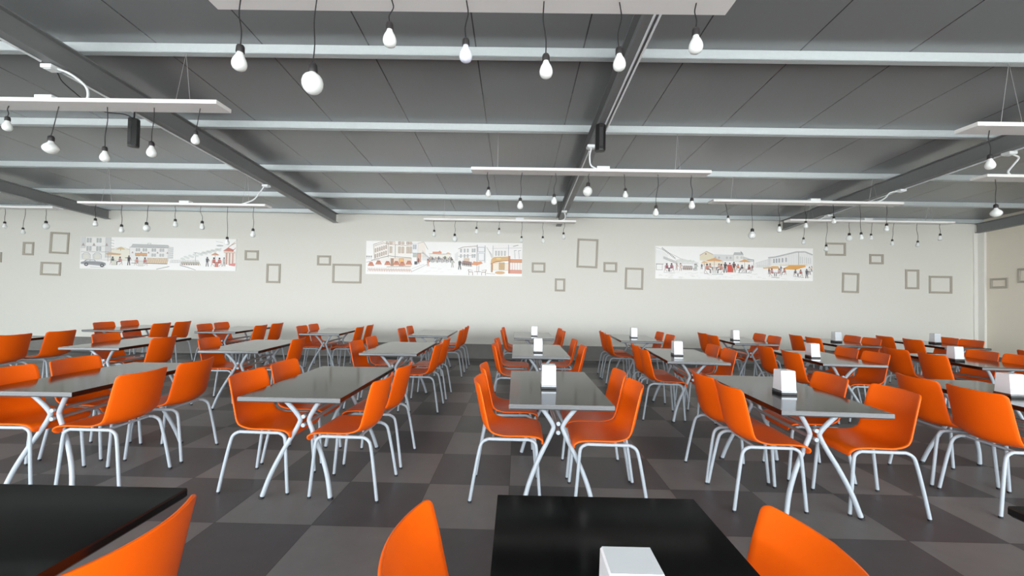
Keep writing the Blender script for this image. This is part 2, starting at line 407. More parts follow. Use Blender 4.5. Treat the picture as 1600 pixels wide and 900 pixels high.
# row, centre x, y, rotation, dispenser (x, y) or None, chairs on the left side (y, offset), chairs on the right side
TABLES = [
 ('A', -1.49, .865, 0, None, [], [(1.06, .33)]),
 ('A', .29, .865, 0, (.238, .84), [(1.05, .34)], [(1.065, .265)]),
 ('A', 2.06, .865, 0, None, [(1.03, .36)], []),
 ('B', -3.32, 3.40, 1, None, [(3.14, .33), (3.65, .33)], [(3.13, .33), (3.66, .33)]),
 ('B', -1.49, 3.38, 0, None, [(3.15, .32), (3.67, .33)], [(3.09, .32), (3.65, .33)]),
 ('B', .31, 3.33, 0, (.262, 3.23), [(3.11, .35), (3.70, .36)], [(3.04, .35), (3.49, .35)]),
 ('B', 2.08, 3.29, -3, (2.04, 3.19), [(3.05, .32), (3.48, .33)], [(3.01, .42), (3.53, .34)]),
 ('B', 3.86, 3.30, -4, (3.77, 3.23), [(3.05, .33), (3.50, .33)], []),
 ('C', -7.04, 5.32, 4, None, [], [(5.38, .33), (5.97, .33)]),
 ('C', -5.12, 5.56, 4, None, [(5.75, .33)], [(5.43, .33)]),
 ('C', -3.42, 5.52, 4, None, [(5.42, .36)], [(5.56, .33)]),
 ('C', -1.50, 5.55, 0, None, [(5.34, .33), (5.90, .33)], [(5.26, .33), (5.90, .33)]),
 ('C', .31, 5.53, 0, (.29, 5.29), [(5.30, .35), (5.98, .35)], [(5.26, .33), (6.02, .33)]),
 ('C', 2.12, 5.33, -5, (2.02, 5.24), [(5.12, .33), (5.56, .33)], [(5.20, .33), (5.68, .33)]),
 ('C', 3.90, 5.38, -5, (3.72, 5.27), [(5.12, .33), (5.70, .33)], [(5.18, .33), (5.66, .33)]),
 ('C', 5.62, 5.30, -6, (5.43, 5.22), [(5.13, .33), (5.66, .33)], [(5.15, .33), (5.60, .33)]),
 ('C', 7.42, 5.34, -6, None, [(5.62, .33)], []),
 ('D', -7.10, 7.72, 3, None, [(7.70, .33), (8.24, .33)], [(7.72, .33), (8.24, .33)]),
 ('D', -5.22, 7.80, 3, None, [(7.70, .33), (8.16, .33)], [(7.67, .33), (8.24, .33)]),
 ('D', -3.40, 7.80, 2, None, [(7.68, .33), (8.14, .33)], [(7.70, .33), (8.27, .33)]),
 ('D', -1.50, 7.78, 0, None, [(7.47, .33), (8.05, .33)], [(7.50, .33), (8.30, .33)]),
 ('D', .32, 7.65, 0, (.34, 7.47), [(7.55, .33), (8.12, .33)], [(7.55, .33), (8.12, .33)]),
 ('D', 2.12, 7.50, -3, (2.12, 7.52), [(7.16, .33), (7.67, .33)], [(7.16, .33), (7.72, .33)]),
 ('D', 3.97, 7.45, -4, (3.86, 7.39), [(7.31, .33), (7.75, .33)], [(7.31, .33), (7.78, .33)]),
 ('D', 5.62, 7.45, -4, (5.62, 7.38), [(7.18, .33), (7.65, .33)], [(7.28, .33), (7.72, .33)]),
 ('D', 7.32, 7.40, -5, (7.4, 7.45), [(7.19, .33), (7.77, .33)], [(7.28, .33), (7.70, .33)]),
]
cnt = {'A': 3, 'B': 5, 'C': 9, 'D': 9}; idx = {k: 0 for k in cnt}
for row, tx, ty, rot, dsp, LC, RC in TABLES:
    i = idx[row]; idx[row] += 1
    o = ORD[8] if i == cnt[row]-1 else ORD[i]
    if row == 'A': o = ('leftmost', 'middle', 'rightmost')[i]
    where = '%s table, %s' % (o, ROWN[row])
    t = copy_tree(TB0) if TB_USED[0] else TB0
    TB_USED[0] = True; t.location = (tx, ty, 0); t.rotation_euler = (0, 0, RAD(rot))
    tag(t, '%s dark-topped table%s, %s from the camera' % (o, ' holding a white dispenser' if dsp else ', bare', ROWN[row]), 'table', 'dark dining tables')
    if dsp:
        d = copy_tree(DP0) if DP_USED[0] else DP0
        DP_USED[0] = True; d.location = (dsp[0], dsp[1], THT+.0005); d.rotation_euler = (0, 0, RAD(rot*.3))
        tag(d, 'white napkin dispenser on the '+where, 'napkin dispenser', 'napkin dispensers on the tables')
    c_, s_ = cos(RAD(rot)), sin(RAD(rot))
    for side, lst in ((-1, LC), (1, RC)):
        for k, (cy, off) in enumerate(lst):
            ly = cy-ty; cx = tx+side*off*c_-ly*s_*.6
            jit = RAD(rot)+RAD(random.uniform(-2, 2))
            lab = 'orange chair, %s at the %s' % (('left side' if side < 0 else 'right side')+(',' if len(lst) < 2 else (', nearer one' if k == 0 else ', farther one')), where)
            chair(cx, cy, (0 if side < 0 else pi)+jit, lab, 'orange chairs around the tables')

# ------------------------------------------------------------------ hanging boards and bulbs
def make_bulb(kind, sx, sz, bz, ax, az, Y, label, group, cool=False):
    t = empty('pendant_bulb', (ax, Y, az-.001)); dx = sx-ax
    L_ = az-sz                                # cord length
    q = MB(); bow = random.choice((-1, 1))*random.uniform(.004, .014)
    q.tube(bez([(0, 0, 0), (dx*.2+bow, 0, -L_*.35), (dx*.75-bow*.5, 0, -L_*.7), (dx, 0, -L_)], 4), .0036, 6)
    q.build('cord', m_cable, t)
    e = bpy.data.objects.new
    ht = sz-bz                                # socket top to bulb bottom
    k = ht/.142
    q = MB(); q.lathe([(.006*k, 0), (.016*k, -.004*k), (.0205*k, -.014*k), (.0215*k, -.040*k), (.0205*k, -.044*k)], 16)
    so = q.build('socket', m_socket, t); so.location = (dx, 0, -L_+.002)
    q = MB()
    if kind == 'a':   prof = [(.015, -.040), (.017, -.050), (.021, -.060), (.029, -.074), (.0350, -.090), (.0375, -.104), (.0360, -.118), (.030, -.131), (.018, -.1395), (.003, -.1425)]
    elif kind == 'g': prof = [(.014, -.036), (.016, -.044), (.022, -.049), (.034, -.058), (.042, -.070), (.0465, -.088), (.0450, -.106), (.038, -.122), (.026, -.135), (.012, -.1415), (.003, -.1425)]
    else:             prof = [(.014, -.040), (.017, -.052), (.025, -.062), (.040, -.076), (.0495, -.092), (.051, -.104), (.045, -.120), (.033, -.132), (.017, -.140), (.003, -.1425)]
    q.lathe([(r*k, z*k) for r, z in prof], 24)
    q.build('bulb_glass', m_bulbcool if cool else m_bulb, so)
    tag(t, label, 'light bulb', group)
    tilt = random.uniform(-.05, .05); so.rotation_euler = (random.uniform(-.03, .03), tilt, 0)
    return t
BOARDS = [
 # name phrase, Y, left x, right x, bottom z, cables x, driver x or None, bulbs (cord x, socket x, socket top z, bulb bottom z, kind)
 ('near board at top edge of photo', 2.32, -1.79, 1.195, 3.085, (-1.41, .81), None,
  [(-1.588,-1.58,2.817,2.667,'a'),(-1.155,-1.167,2.716,2.541,'g'),(-.73,-.738,2.955,2.812,'a'),(-.307,-.306,2.868,2.73,'a'),(.13,.145,2.786,2.645,'a'),(.554,.554,2.828,2.693,'a'),(.984,.982,2.942,2.797,'a')]),
 ('board at upper left', 3.79, -5.72, -2.717, 3.105, (-5.3, -3.095), -4.33,
  [(-4.721,-4.729,3.004,2.867,'a'),(-4.254,-4.315,2.831,2.664,'f'),(-3.801,-3.81,2.737,2.594,'a'),(-3.365,-3.378,2.791,2.642,'a'),(-2.937,-2.971,2.897,2.767,'a')]),
 ('board in front of centre roof beam', 5.28, -.586, 2.405, 2.998, (-.26, 2.02), 1.07,
  [(-.385,-.369,2.809,2.678,'a'),(.055,.036,2.676,2.53,'a'),(.477,.465,2.732,2.593,'a'),(.907,.893,2.885,2.706,'g'),(1.345,1.363,2.819,2.689,'a'),(1.773,1.753,2.605,2.467,'a'),(2.202,2.204,2.71,2.564,'a')]),
 ('board above left poster', 6.78, -7.14, -4.073, 2.81, (-6.75, -4.45), -5.42,
  [(-6.928,-6.93,2.587,2.45,'a'),(-6.493,-6.491,2.494,2.357,'a'),(-6.058,-6.079,2.538,2.38,'g'),(-5.618,-5.605,2.598,2.461,'a'),(-5.19,-5.16,2.573,2.426,'a'),(-4.746,-4.74,2.317,2.181,'a'),(-4.313,-4.318,2.461,2.314,'a')]),
 ('board at left edge of photo', 8.21, -12.15, -9.149, 3.0, (-11.8, -9.5), None,
  [(-10.215,-10.21,2.741,2.6,'a'),(-9.802,-9.838,2.625,2.491,'a'),(-9.389,-9.38,2.767,2.601,'g')]),
 ('board above middle poster', 8.21, -1.823, 1.146, 2.89, (-1.45, .78), .05,
  [(-1.642,-1.632,2.713,2.573,'a'),(-1.212,-1.226,2.643,2.479,'g'),(-.782,-.799,2.783,2.638,'a'),(-.353,-.35,2.771,2.632,'a'),(.095,.094,2.614,2.488,'a'),(.518,.51,2.621,2.482,'a'),(.933,.917,2.703,2.564,'a')]),
 ('board above right poster', 6.78, 3.136, 6.158, 3.0, (3.5, 5.75), 4.78,
  [(3.369,3.417,2.793,2.669,'a'),(3.802,3.81,2.592,2.42,'g'),(4.236,4.247,2.671,2.536,'a'),(4.668,4.669,2.73,2.605,'a'),(5.106,5.121,2.81,2.685,'a'),(5.532,5.558,2.558,2.433,'a'),(5.963,5.968,2.709,2.575,'a')]),
 ('farthest board on the right', 8.21, 5.29, 8.455, 2.985, (5.75, 8.05), 6.82,
  [(5.642,5.611,2.679,2.541,'a'),(6.065,6.053,2.548,2.41,'a'),(6.5,6.501,2.781,2.618,'g'),(6.948,6.923,2.775,2.65,'a'),(7.37,7.332,2.669,2.544,'a'),(7.816,7.828,2.652,2.527,'a'),(8.256,8.262,2.797,2.659,'a')]),
 ('upper board at right edge of photo', 3.79, 4.046, 7.046, 3.0, (4.45, 6.6), None, [(4.259,4.263,2.782,2.643,'a')]),
 ('lower board at right edge of photo', 5.28, 5.794, 8.794, 3.003, (6.75, 8.4), None, [(6.001,6.007,2.688,2.526,'f')]),
]
BLAB = ['long white hanging board near camera, cut by the photo top edge', 'long white hanging board at upper left, below the left roof beam',
 'white hanging board in the ceiling centre, crossing under the middle roof beam', 'white hanging board over the left poster, seven bulbs below',
 'white hanging board at the far left, cut by the photo edge', 'white hanging board close to wall, over the middle poster', 'white hanging board over the right poster, seven bulbs below',
 'farthest white hanging board on the right, above the empty picture frames', 'white hanging board at right edge, the nearer and higher one', 'white hanging board at right edge, the one below, holding a flattened bulb']
ORDB = ['leftmost', 'second from left', 'third from left', 'fourth from left', 'fifth from left', 'sixth from left', 'rightmost']
for bi, (nm, Y, xa, xb, zb, cabs, drv, bulbs) in enumerate(BOARDS):
    t = empty('hanging_board', ((xa+xb)/2, Y, zb)); cx = (xa+xb)/2; hx = (xb-xa)/2
    q = MB(); q.box((-hx, -.1, 0), (hx, .1, .036)); soft(q.build('plank', m_board, t), .002, 1)
    zt = ceil_z(Y)-.088-zb
    for cxx in cabs:
        q = MB(); x = cxx-cx
        q.tube([(x, -.085, .036), (x, .01, zt)], .0022, 5); q.tube([(x, .085, .036), (x, .012, zt)], .0022, 5)
        q.tube([(x, .011, zt-.015), (x, .011, zt+.001)], .006, 6)
        q.build('suspension_wire', m_wire, t)
    if drv is not None:
        q = MB(); q.box((drv-cx-.08, -.07, .036), (drv-cx+.08, .03, .078)); soft(q.build('driver_box', m_conduit, t), .004, 2)
    tag(t, BLAB[bi], 'light fitting', 'hanging boards for bulbs')
    n = len(bulbs)
    for k, (ax, sx, sz, bz, kd) in enumerate(bulbs):
        if n == 1: lb = 'single %s bulb hanging under %s' % ('flattened' if kd == 'f' else 'pear-shaped', nm)
        else:
            od = ORDB[k] if k < n-1 else 'rightmost'
            if bi == 0 and k == 3: od += ', bluish'
            lb = '%s bulb, %s under %s' % ({'a': 'white pear-shaped', 'g': 'large round globe', 'f': 'wide flattened'}[kd], od, nm)
        make_bulb(kd, sx, sz, bz, ax, zb, Y, lb, 'bulbs under the '+nm, cool=(bi == 0 and k == 3))

# ------------------------------------------------------------------ conduits, junction boxes, speakers on the beams
def conduit(xs, ya, yb, label):
    q = MB()
    for x in xs: q.tube([(x, ya, ceil_z(ya)-.309), (x, yb, ceil_z(yb)-.309)], .0095, 8)
    tag(q.build('cable_conduit', m_conduit), label, 'conduit')
conduit((.958, .998), FY+.3, 4.72, 'pair of white conduits under the middle roof beam')
conduit((.905,), 5.32, 8.1, 'thin white conduit under the far part of middle roof beam')
conduit((-4.196,), FY+.3, 3.58, 'white conduit along the near underside of left roof beam')
conduit((-4.190,), 3.75, 6.8, 'white conduit along the far underside of left roof beam')
conduit((6.065,), FY+.3, 8.1, 'white conduit along the underside of right roof beam')
def jbox(x, y, pts, label):
    zc = ceil_z(y)-.319
    t = empty('junction_box', (x, y, zc-.02))
    q = MB(); q.box((-.05, -.05, 0), (.05, .05, .036)); soft(q.build('housing', m_conduit, t), .006, 2)
    q = MB(); q.box((-.036, -.036, -.006), (.036, .036, 0)); soft(q.build('lid', m_conduit, t), .003, 1)
    q = MB(); P = [(a-x, b_-y, c-(zc-.02)) for a, b_, c in pts]; q.tube(bez(P, 6), .0105, 8); q.build('feed_cable', m_conduit, t)
    return tag(t, label, 'junction box', 'junction boxes under the roof beams')
jbox(-4.19, 3.66, [(-4.15, 3.67, 3.39), (-4.06, 3.70, 3.36), (-3.98, 3.76, 3.28), (-4.00, 3.80, 3.19), (-4.08, 3.80, 3.142)], 'white junction box feeding the upper left board, under left roof beam')
jbox(.90, 5.16, [(.90, 5.12, 3.27), (.885, 5.15, 3.18), (.91, 5.2, 3.08), (1.0, 5.25, 3.045)], 'white junction box feeding the centre board, under middle roof beam')
jbox(6.06, 5.18, [(6.11, 5.18, 3.28), (6.20, 5.2, 3.25), (6.17, 5.23, 3.17), (6.14, 5.26, 3.09), (6.22, 5.28, 3.041)], 'white junction box under right roof beam, nearer one')
jbox(6.05, 6.62, [(6.0, 6.62, 3.19), (5.9, 6.64, 3.17), (5.86, 6.68, 3.10), (5.8, 6.74, 3.055), (5.62, 6.78, 3.041)], 'white junction box under right roof beam, farther one')
jbox(-4.17, 6.86, [(-4.2, 6.84, 3.16), (-4.26, 6.82, 3.05), (-4.35, 6.80, 2.93), (-4.55, 6.79, 2.852)], 'white junction box at far end of left roof beam')
jbox(.92, 8.15, [(.92, 8.14, 3.08), (.94, 8.15, 3.02), (.93, 8.18, 2.96), (.86, 8.2, 2.93)], 'small white junction box at far end of middle roof beam')
jbox(6.05, 8.15, [(6.05, 8.14, 3.08), (5.97, 8.16, 3.07), (5.93, 8.18, 3.04), (5.98, 8.2, 3.025)], 'small white junction box at far end of right roof beam')
def speaker(x, y, z0, z1, r, label, sq, cordpts):
    t = empty('column_speaker', (x, y, z0)); h = z1-z0
    n = 4 if sq else 8; off = pi/n
    q = MB(); R = r/cos(pi/n)
    ring = lambda rr, z: [(rr*cos(off+2*pi*k/n), rr*sin(off+2*pi*k/n), z) for k in range(n)]
    q.rings([ring(R*.93, 0), ring(R, .012), ring(R, h-.012), ring(R*.9, h)], 0, False); q.build('housing', m_black, t)
    q = MB()
    for i in range(16):
        zc = .05+(h-.10)*i/15
        q.box((-r*.35, -r-.004, zc-.003), (r*.35, -r+.001, zc+.003))
    g = q.build('grille', m_grille, t); 
    q = MB(); q.tube([(0, 0, h-.002), (0, 0, ceil_z(y)-.299-z0)], .008, 6); q.build('hanging_stem', m_cap, t)
    if cordpts:
        q = MB(); q.tube(bez([(a-x, b_-y, c-z0) for a, b_, c in cordpts], 5), .005, 6); q.build('power_cord', m_cable, t)
    return tag(t, label, 'speaker')
speaker(-4.165, 4.45, 2.965, 3.27, .050, 'black perforated speaker hanging by the left roof beam', False,
        [(-4.165, 4.45, 3.27), (-4.25, 4.42, 3.31), (-4.40, 4.3, 3.30), (-4.32, 3.9, 3.36), (-4.20, 3.72, 3.38)])
speaker(.905, 4.6, 3.045, 3.338, .054, 'black ribbed cylindrical speaker under the middle roof beam', False, None)

# ------------------------------------------------------------------ posters (drawings on flat panels)
def attr_mat():
    m = bpy.data.materials.new('printed street sketch'); m.use_nodes = True
    a = m.node_tree.nodes.new('ShaderNodeAttribute'); a.attribute_name = 'ink'
    b = m.node_tree.nodes['Principled BSDF']; m.node_tree.links.new(a.outputs['Color'], b.inputs['Base Color']); b.inputs['Roughness'].default_value = .6
    return m
m_ink = attr_mat()
m_paper = noise_bump(mat('white poster sheet', (255, 255, 253), .5), 40, .02, .001, .005)
class Draw:
    """collects flat strokes and fills in picture units (x right, y down), each a little in front of the last"""
    def __init__(s, x0, y0, x1, y1, W_, H_): s.r = (x0, y0, x1, y1); s.W = W_; s.H = H_; s.v = []; s.f = []; s.c = []; s.d = 0; s.poly([(x0, y0), (x1, y0), (x1, y1), (x0, y1)], (255, 255, 253))
    def P(s, x, y):
        x0, y0, x1, y1 = s.r; x = min(max(x, x0+2), x1-2); y = min(max(y, y0+2), y1-2)
        return ((x-x0)/(x1-x0)-.5)*s.W, -s.d, (.5-(y-y0)/(y1-y0))*s.H
    def poly(s, pts, c, ink=False):
        if not ink: c = tuple(v+(255-v)*.16 for v in c)
        s.d += 2e-6; n = len(s.v); s.v += [s.P(*p) for p in pts]; s.f.append(tuple(range(n, n+len(pts)))); s.c += [lin(c)]*1
    def line(s, pts, c, w_=3):
        for (xa, ya), (xb, yb) in zip(pts, pts[1:]):
            d = math.hypot(xb-xa, yb-ya) or 1; nx, ny = -(yb-ya)/d*w_/2, (xb-xa)/d*w_/2
            s.poly([(xa+nx, ya+ny), (xb+nx, yb+ny), (xb-nx, yb-ny), (xa-nx, ya-ny)], c, True)
    def rect(s, a, b_, c, d, col):
        s.poly([(a, b_), (c, b_), (c, d), (a, d)], col)
        if d-b_ > 25: s.line([(a, b_), (c, b_), (c, d), (a, d), (a, b_)], tuple(v*.72 for v in col), 1.8)
    def frame(s, a, b_, c, d, col, w_=3): s.line([(a, b_), (c, b_), (c, d), (a, d), (a, b_)], col, w_)
    def ell(s, x, y, rx, ry, c, n=14): s.poly([(x+rx*cos(2*pi*k/n), y+ry*sin(2*pi*k/n)) for k in range(n)], c)
    def win(s, x, y, w_, h, c, f=None):
        if f: s.rect(x, y, x+w_, y+h, f)
        s.frame(x, y, x+w_, y+h, c, 2.5); s.line([(x+w_/2, y), (x+w_/2, y+h)], c, 2)
    def person(s, x, y, h, body, legs=(60, 58, 60), skin=(150, 105, 85)):
        s.ell(x, y-h*.93, h*.075, h*.085, (60, 45, 40))
        s.poly([(x-h*.14, y-h*.84), (x+h*.14, y-h*.84), (x+h*.11, y-h*.45), (x-h*.11, y-h*.45)], body)
        s.line([(x-h*.05, y-h*.46), (x-h*.10, y)], legs, h*.08); s.line([(x+h*.05, y-h*.46), (x+h*.11, y)], legs, h*.08)
        s.line([(x+h*.12, y-h*.8), (x+h*.22, y-h*.55)], skin, h*.05)
    def sitter(s, x, y, h, body, d=1):
        s.ell(x, y-h*.92, h*.10, h*.11, (60, 45, 42)); s.poly([(x-h*.15, y-h*.8), (x+h*.15, y-h*.8), (x+h*.18, y-h*.38), (x-h*.16, y-h*.38)], body)
        s.line([(x, y-h*.42), (x+d*h*.32, y-h*.42), (x+d*h*.34, y)], (85, 75, 75), h*.09)
        s.line([(x-d*h*.22, y-h*.7), (x-d*h*.2, y-h*.35), (x-d*h*.28, y)], (150, 120, 100), 3); s.line([(x-d*h*.2, y-h*.35), (x+d*h*.05, y)], (150, 120, 100), 3)
    def umbrella(s, x, y, w_, h, c, pole=60):
        s.poly([(x-w_/2, y+h), (x, y), (x+w_/2, y+h), (x+w_*.3, y+h*1.15), (x, y+h*1.05), (x-w_*.3, y+h*1.15)], c)
        s.line([(x, y+h), (x, y+h+pole)], (150, 120, 95), 3)
    def build(s, parent):
        me = bpy.data.meshes.new('print'); me.from_pydata(s.v, [], s.f); me.update(); me.materials.append(m_ink)
        at = me.color_attributes.new('ink', 'FLOAT_COLOR', 'CORNER')
        k = 0
        for p, c in zip(me.polygons, s.c):
            for _ in p.loop_indices: at.data[k].color = c; k += 1
        o = bpy.data.objects.new('print', me); COL.objects.link(o); o.parent = parent; return o
def poster(cx, cz, W_, H_, ext, fn, label):
    t = empty('poster', (cx, WY-.024, cz))
    q = MB(); q.box((-W_/2, 0, -H_/2), (W_/2, .0235, H_/2)); q.build('panel', m_paper, t)
    d = Draw(*ext, W_, H_); fn(d); o = d.build(t); o.location = (0, -.0012, 0)
    tag(t, label, 'poster', 'street sketch posters on the white wall')
GR, LG, DK, TN_, OR, BR, RD = (150, 152, 152), (196, 198, 198), (95, 92, 92), (206, 186, 150), (222, 168, 112), (176, 120, 88), (205, 120, 100)
def cafe_row(d, xs, y, cols, h=60):
    for i, x in enumerate(xs): d.sitter(x, y+random.uniform(-3, 3), h, cols[i % len(cols)], 1 if i % 2 == 0 else -1)
def art_left(d):
    # town house at the left
    d.rect(60, 92, 340, 330, (241, 241, 238)); d.rect(290, 92, 342, 300, (214, 215, 213)); d.rect(52, 92, 98, 205, (216, 218, 216))
    for y in (105, 192):
        for x in (112, 138, 205, 231): d.win(x, y, 17, 42, GR, (196, 201, 200))
    for x in (78, 180, 300): d.poly([(x, 150), (x+14, 182), (x-14, 182)], (165, 150, 145))
    d.line([(60, 185), (330, 185)], LG, 3); d.line([(60, 245), (330, 245)], GR, 3)
    for x in (110, 215):
        d.line([(x-35, 320), (x-38, 275), (x-20, 258), (x+20, 258), (x+38, 275), (x+38, 320)], GR, 4); d.rect(x-26, 272, x+26, 320, (228, 226, 214))
    for k in range(4): d.line([(340, 120+30*k), (372, 128+30*k)], GR, 3)
    for k in range(30): d.line([(random.uniform(60, 330), random.uniform(100, 250)) for _ in range(1)]+[(random.uniform(60, 330), 100)], (230, 231, 229), 1) if False else None
    # distant cream houses and middle building
    d.rect(345, 215, 520, 330, (242, 238, 222)); d.umbrella(435, 190, 90, 22, (216, 190, 140), 20); d.line([(345, 215), (440, 190), (520, 215)], TN_, 3)
    d.rect(520, 190, 890, 330, (243, 243, 241)); d.poly([(530, 188), (545, 160), (885, 165), (900, 192)], (192, 194, 194)); d.line([(520, 190), (905, 193)], DK, 3)
    d.line([(545, 160), (885, 165)], GR, 3); d.rect(885, 185, 930, 300, (228, 229, 228))
    for x in (580, 602, 645, 668, 730, 753, 806, 830):
        d.win(x, 203, 15, 28, GR, (205, 208, 207)); d.win(x, 256, 15, 26, GR, (212, 214, 212))
    for x in (548, 630, 700, 785, 878): d.poly([(x, 232), (x+10, 252), (x-10, 252)], (170, 150, 145))
    d.line([(690, 160), (690, 148), (720, 148), (720, 160)], GR, 3)
    for k in range(5): d.line([(892, 200+22*k), (935, 206+22*k)], LG, 4)
    d.rect(575, 250, 685, 278, (226, 178, 130)); [d.line([(575+i*14, 250), (582+i*14, 278)], BR, 3) for i in range(8)]
    d.rect(690, 300, 880, 355, (226, 205, 178)); [d.line([(700+i*17, 300+(i % 3)*6), (712+i*17, 352)], (190, 160, 130), 3) for i in range(11)]
    d.line([(540, 355), (880, 358)], DK, 5)
    # awning tables left of centre
    d.poly([(290, 262), (330, 248), (445, 262), (430, 275), (310, 272)], (205, 165, 120)); d.line([(318, 270), (318, 345)], BR, 3)
    cafe_row(d, (362, 432), 375, [(70, 85, 80), (190, 130, 125)], 85); d.rect(352, 335, 400, 378, (226, 226, 210))
    d.person(516, 378, 100, (45, 44, 48), (45, 44, 48)); d.ell(492, 302, 14, 4, (120, 120, 120))
    cafe_row(d, (592, 668), 378, [(205, 140, 125), (190, 110, 100)], 84); d.rect(605, 335, 655, 385, (232, 230, 224))
    # street to the right
    d.line([(780, 414), (900, 384)], DK, 4); d.line([(1000, 370), (1080, 392), (1150, 417)], DK, 4)
    for k in range(34):
        x = 905+k*8; h = 18+14*abs(sin(k*1.7)); d.frame(x, 345-h, x+9, 345, LG, 2)
    for k in range(16): d.sitter(1015+k*11, 368, 34, (196, 196, 170), 1 if k % 2 else -1)
    d.line([(1145, 235), (1145, 340)], GR, 3); d.line([(1125, 238), (1165, 238)], GR, 4)
    for k in range(26): x = 1020+k*14; d.ell(x, 300-k*4+12*sin(k*2.1), 16, 11, (226, 231, 227))
    for k in range(22): x = 1190+k*9; d.line([(x, 255-k*2.5), (x+6, 235-k*2.5), (x+10, 256-k*2.5)], LG, 2)
    d.umbrella(1330, 232, 80, 26, (206, 150, 118), 60)
    d.ell(1372, 160, 34, 9, (190, 195, 195)); d.line([(1335, 118), (1400, 128)], LG, 3)
    d.person(1257, 378, 98, (70, 72, 82), (110, 108, 108)); cafe_row(d, (1320, 1372), 378, [(195, 100, 90), (200, 110, 98)], 92)
    d.person(1415, 372, 90, (196, 186, 176), (150, 140, 135)); d.rect(1330, 330, 1362, 380, (206, 120, 108))
    # red shopfront with columns
    d.poly([(1402, 215), (1450, 178), (1505, 200), (1500, 218)], (196, 110, 95)); d.rect(1410, 218, 1520, 236, (228, 206, 192)); d.rect(1425, 236, 1518, 352, (246, 232, 222))
    for x in (1434, 1462, 1492): d.rect(x, 236, x+9, 350, (206, 150, 132))
    d.line([(1450, 180), (1525, 110)], (190, 140, 120), 5); d.line([(1470, 160), (1522, 130)], (206, 190, 170), 8); d.line([(1490, 220), (1522, 180)], (190, 110, 95), 5)
    for k in range(9): d.ell(1470+k*6, 355+8*sin(k*3), 10, 9, (222, 130, 125))
    # old grey car
    d.poly([(62, 352), (90, 345), (112, 325), (190, 325), (205, 342), (262, 346), (298, 360), (300, 378), (285, 392), (62, 372)], (150, 152, 156))
    d.poly([(108, 342), (118, 329), (186, 329), (196, 342)], (224, 226, 226)); d.line([(150, 328), (150, 343)], DK, 3)
    d.line([(62, 356), (290, 364)], (105, 107, 112), 3)
    for x, y in ((114, 376), (264, 385)): d.ell(x, y, 20, 18, (70, 70, 74)); d.ell(x, y, 9, 8, (180, 180, 182))
    d.line([(150, 402), (290, 405)], LG, 4)
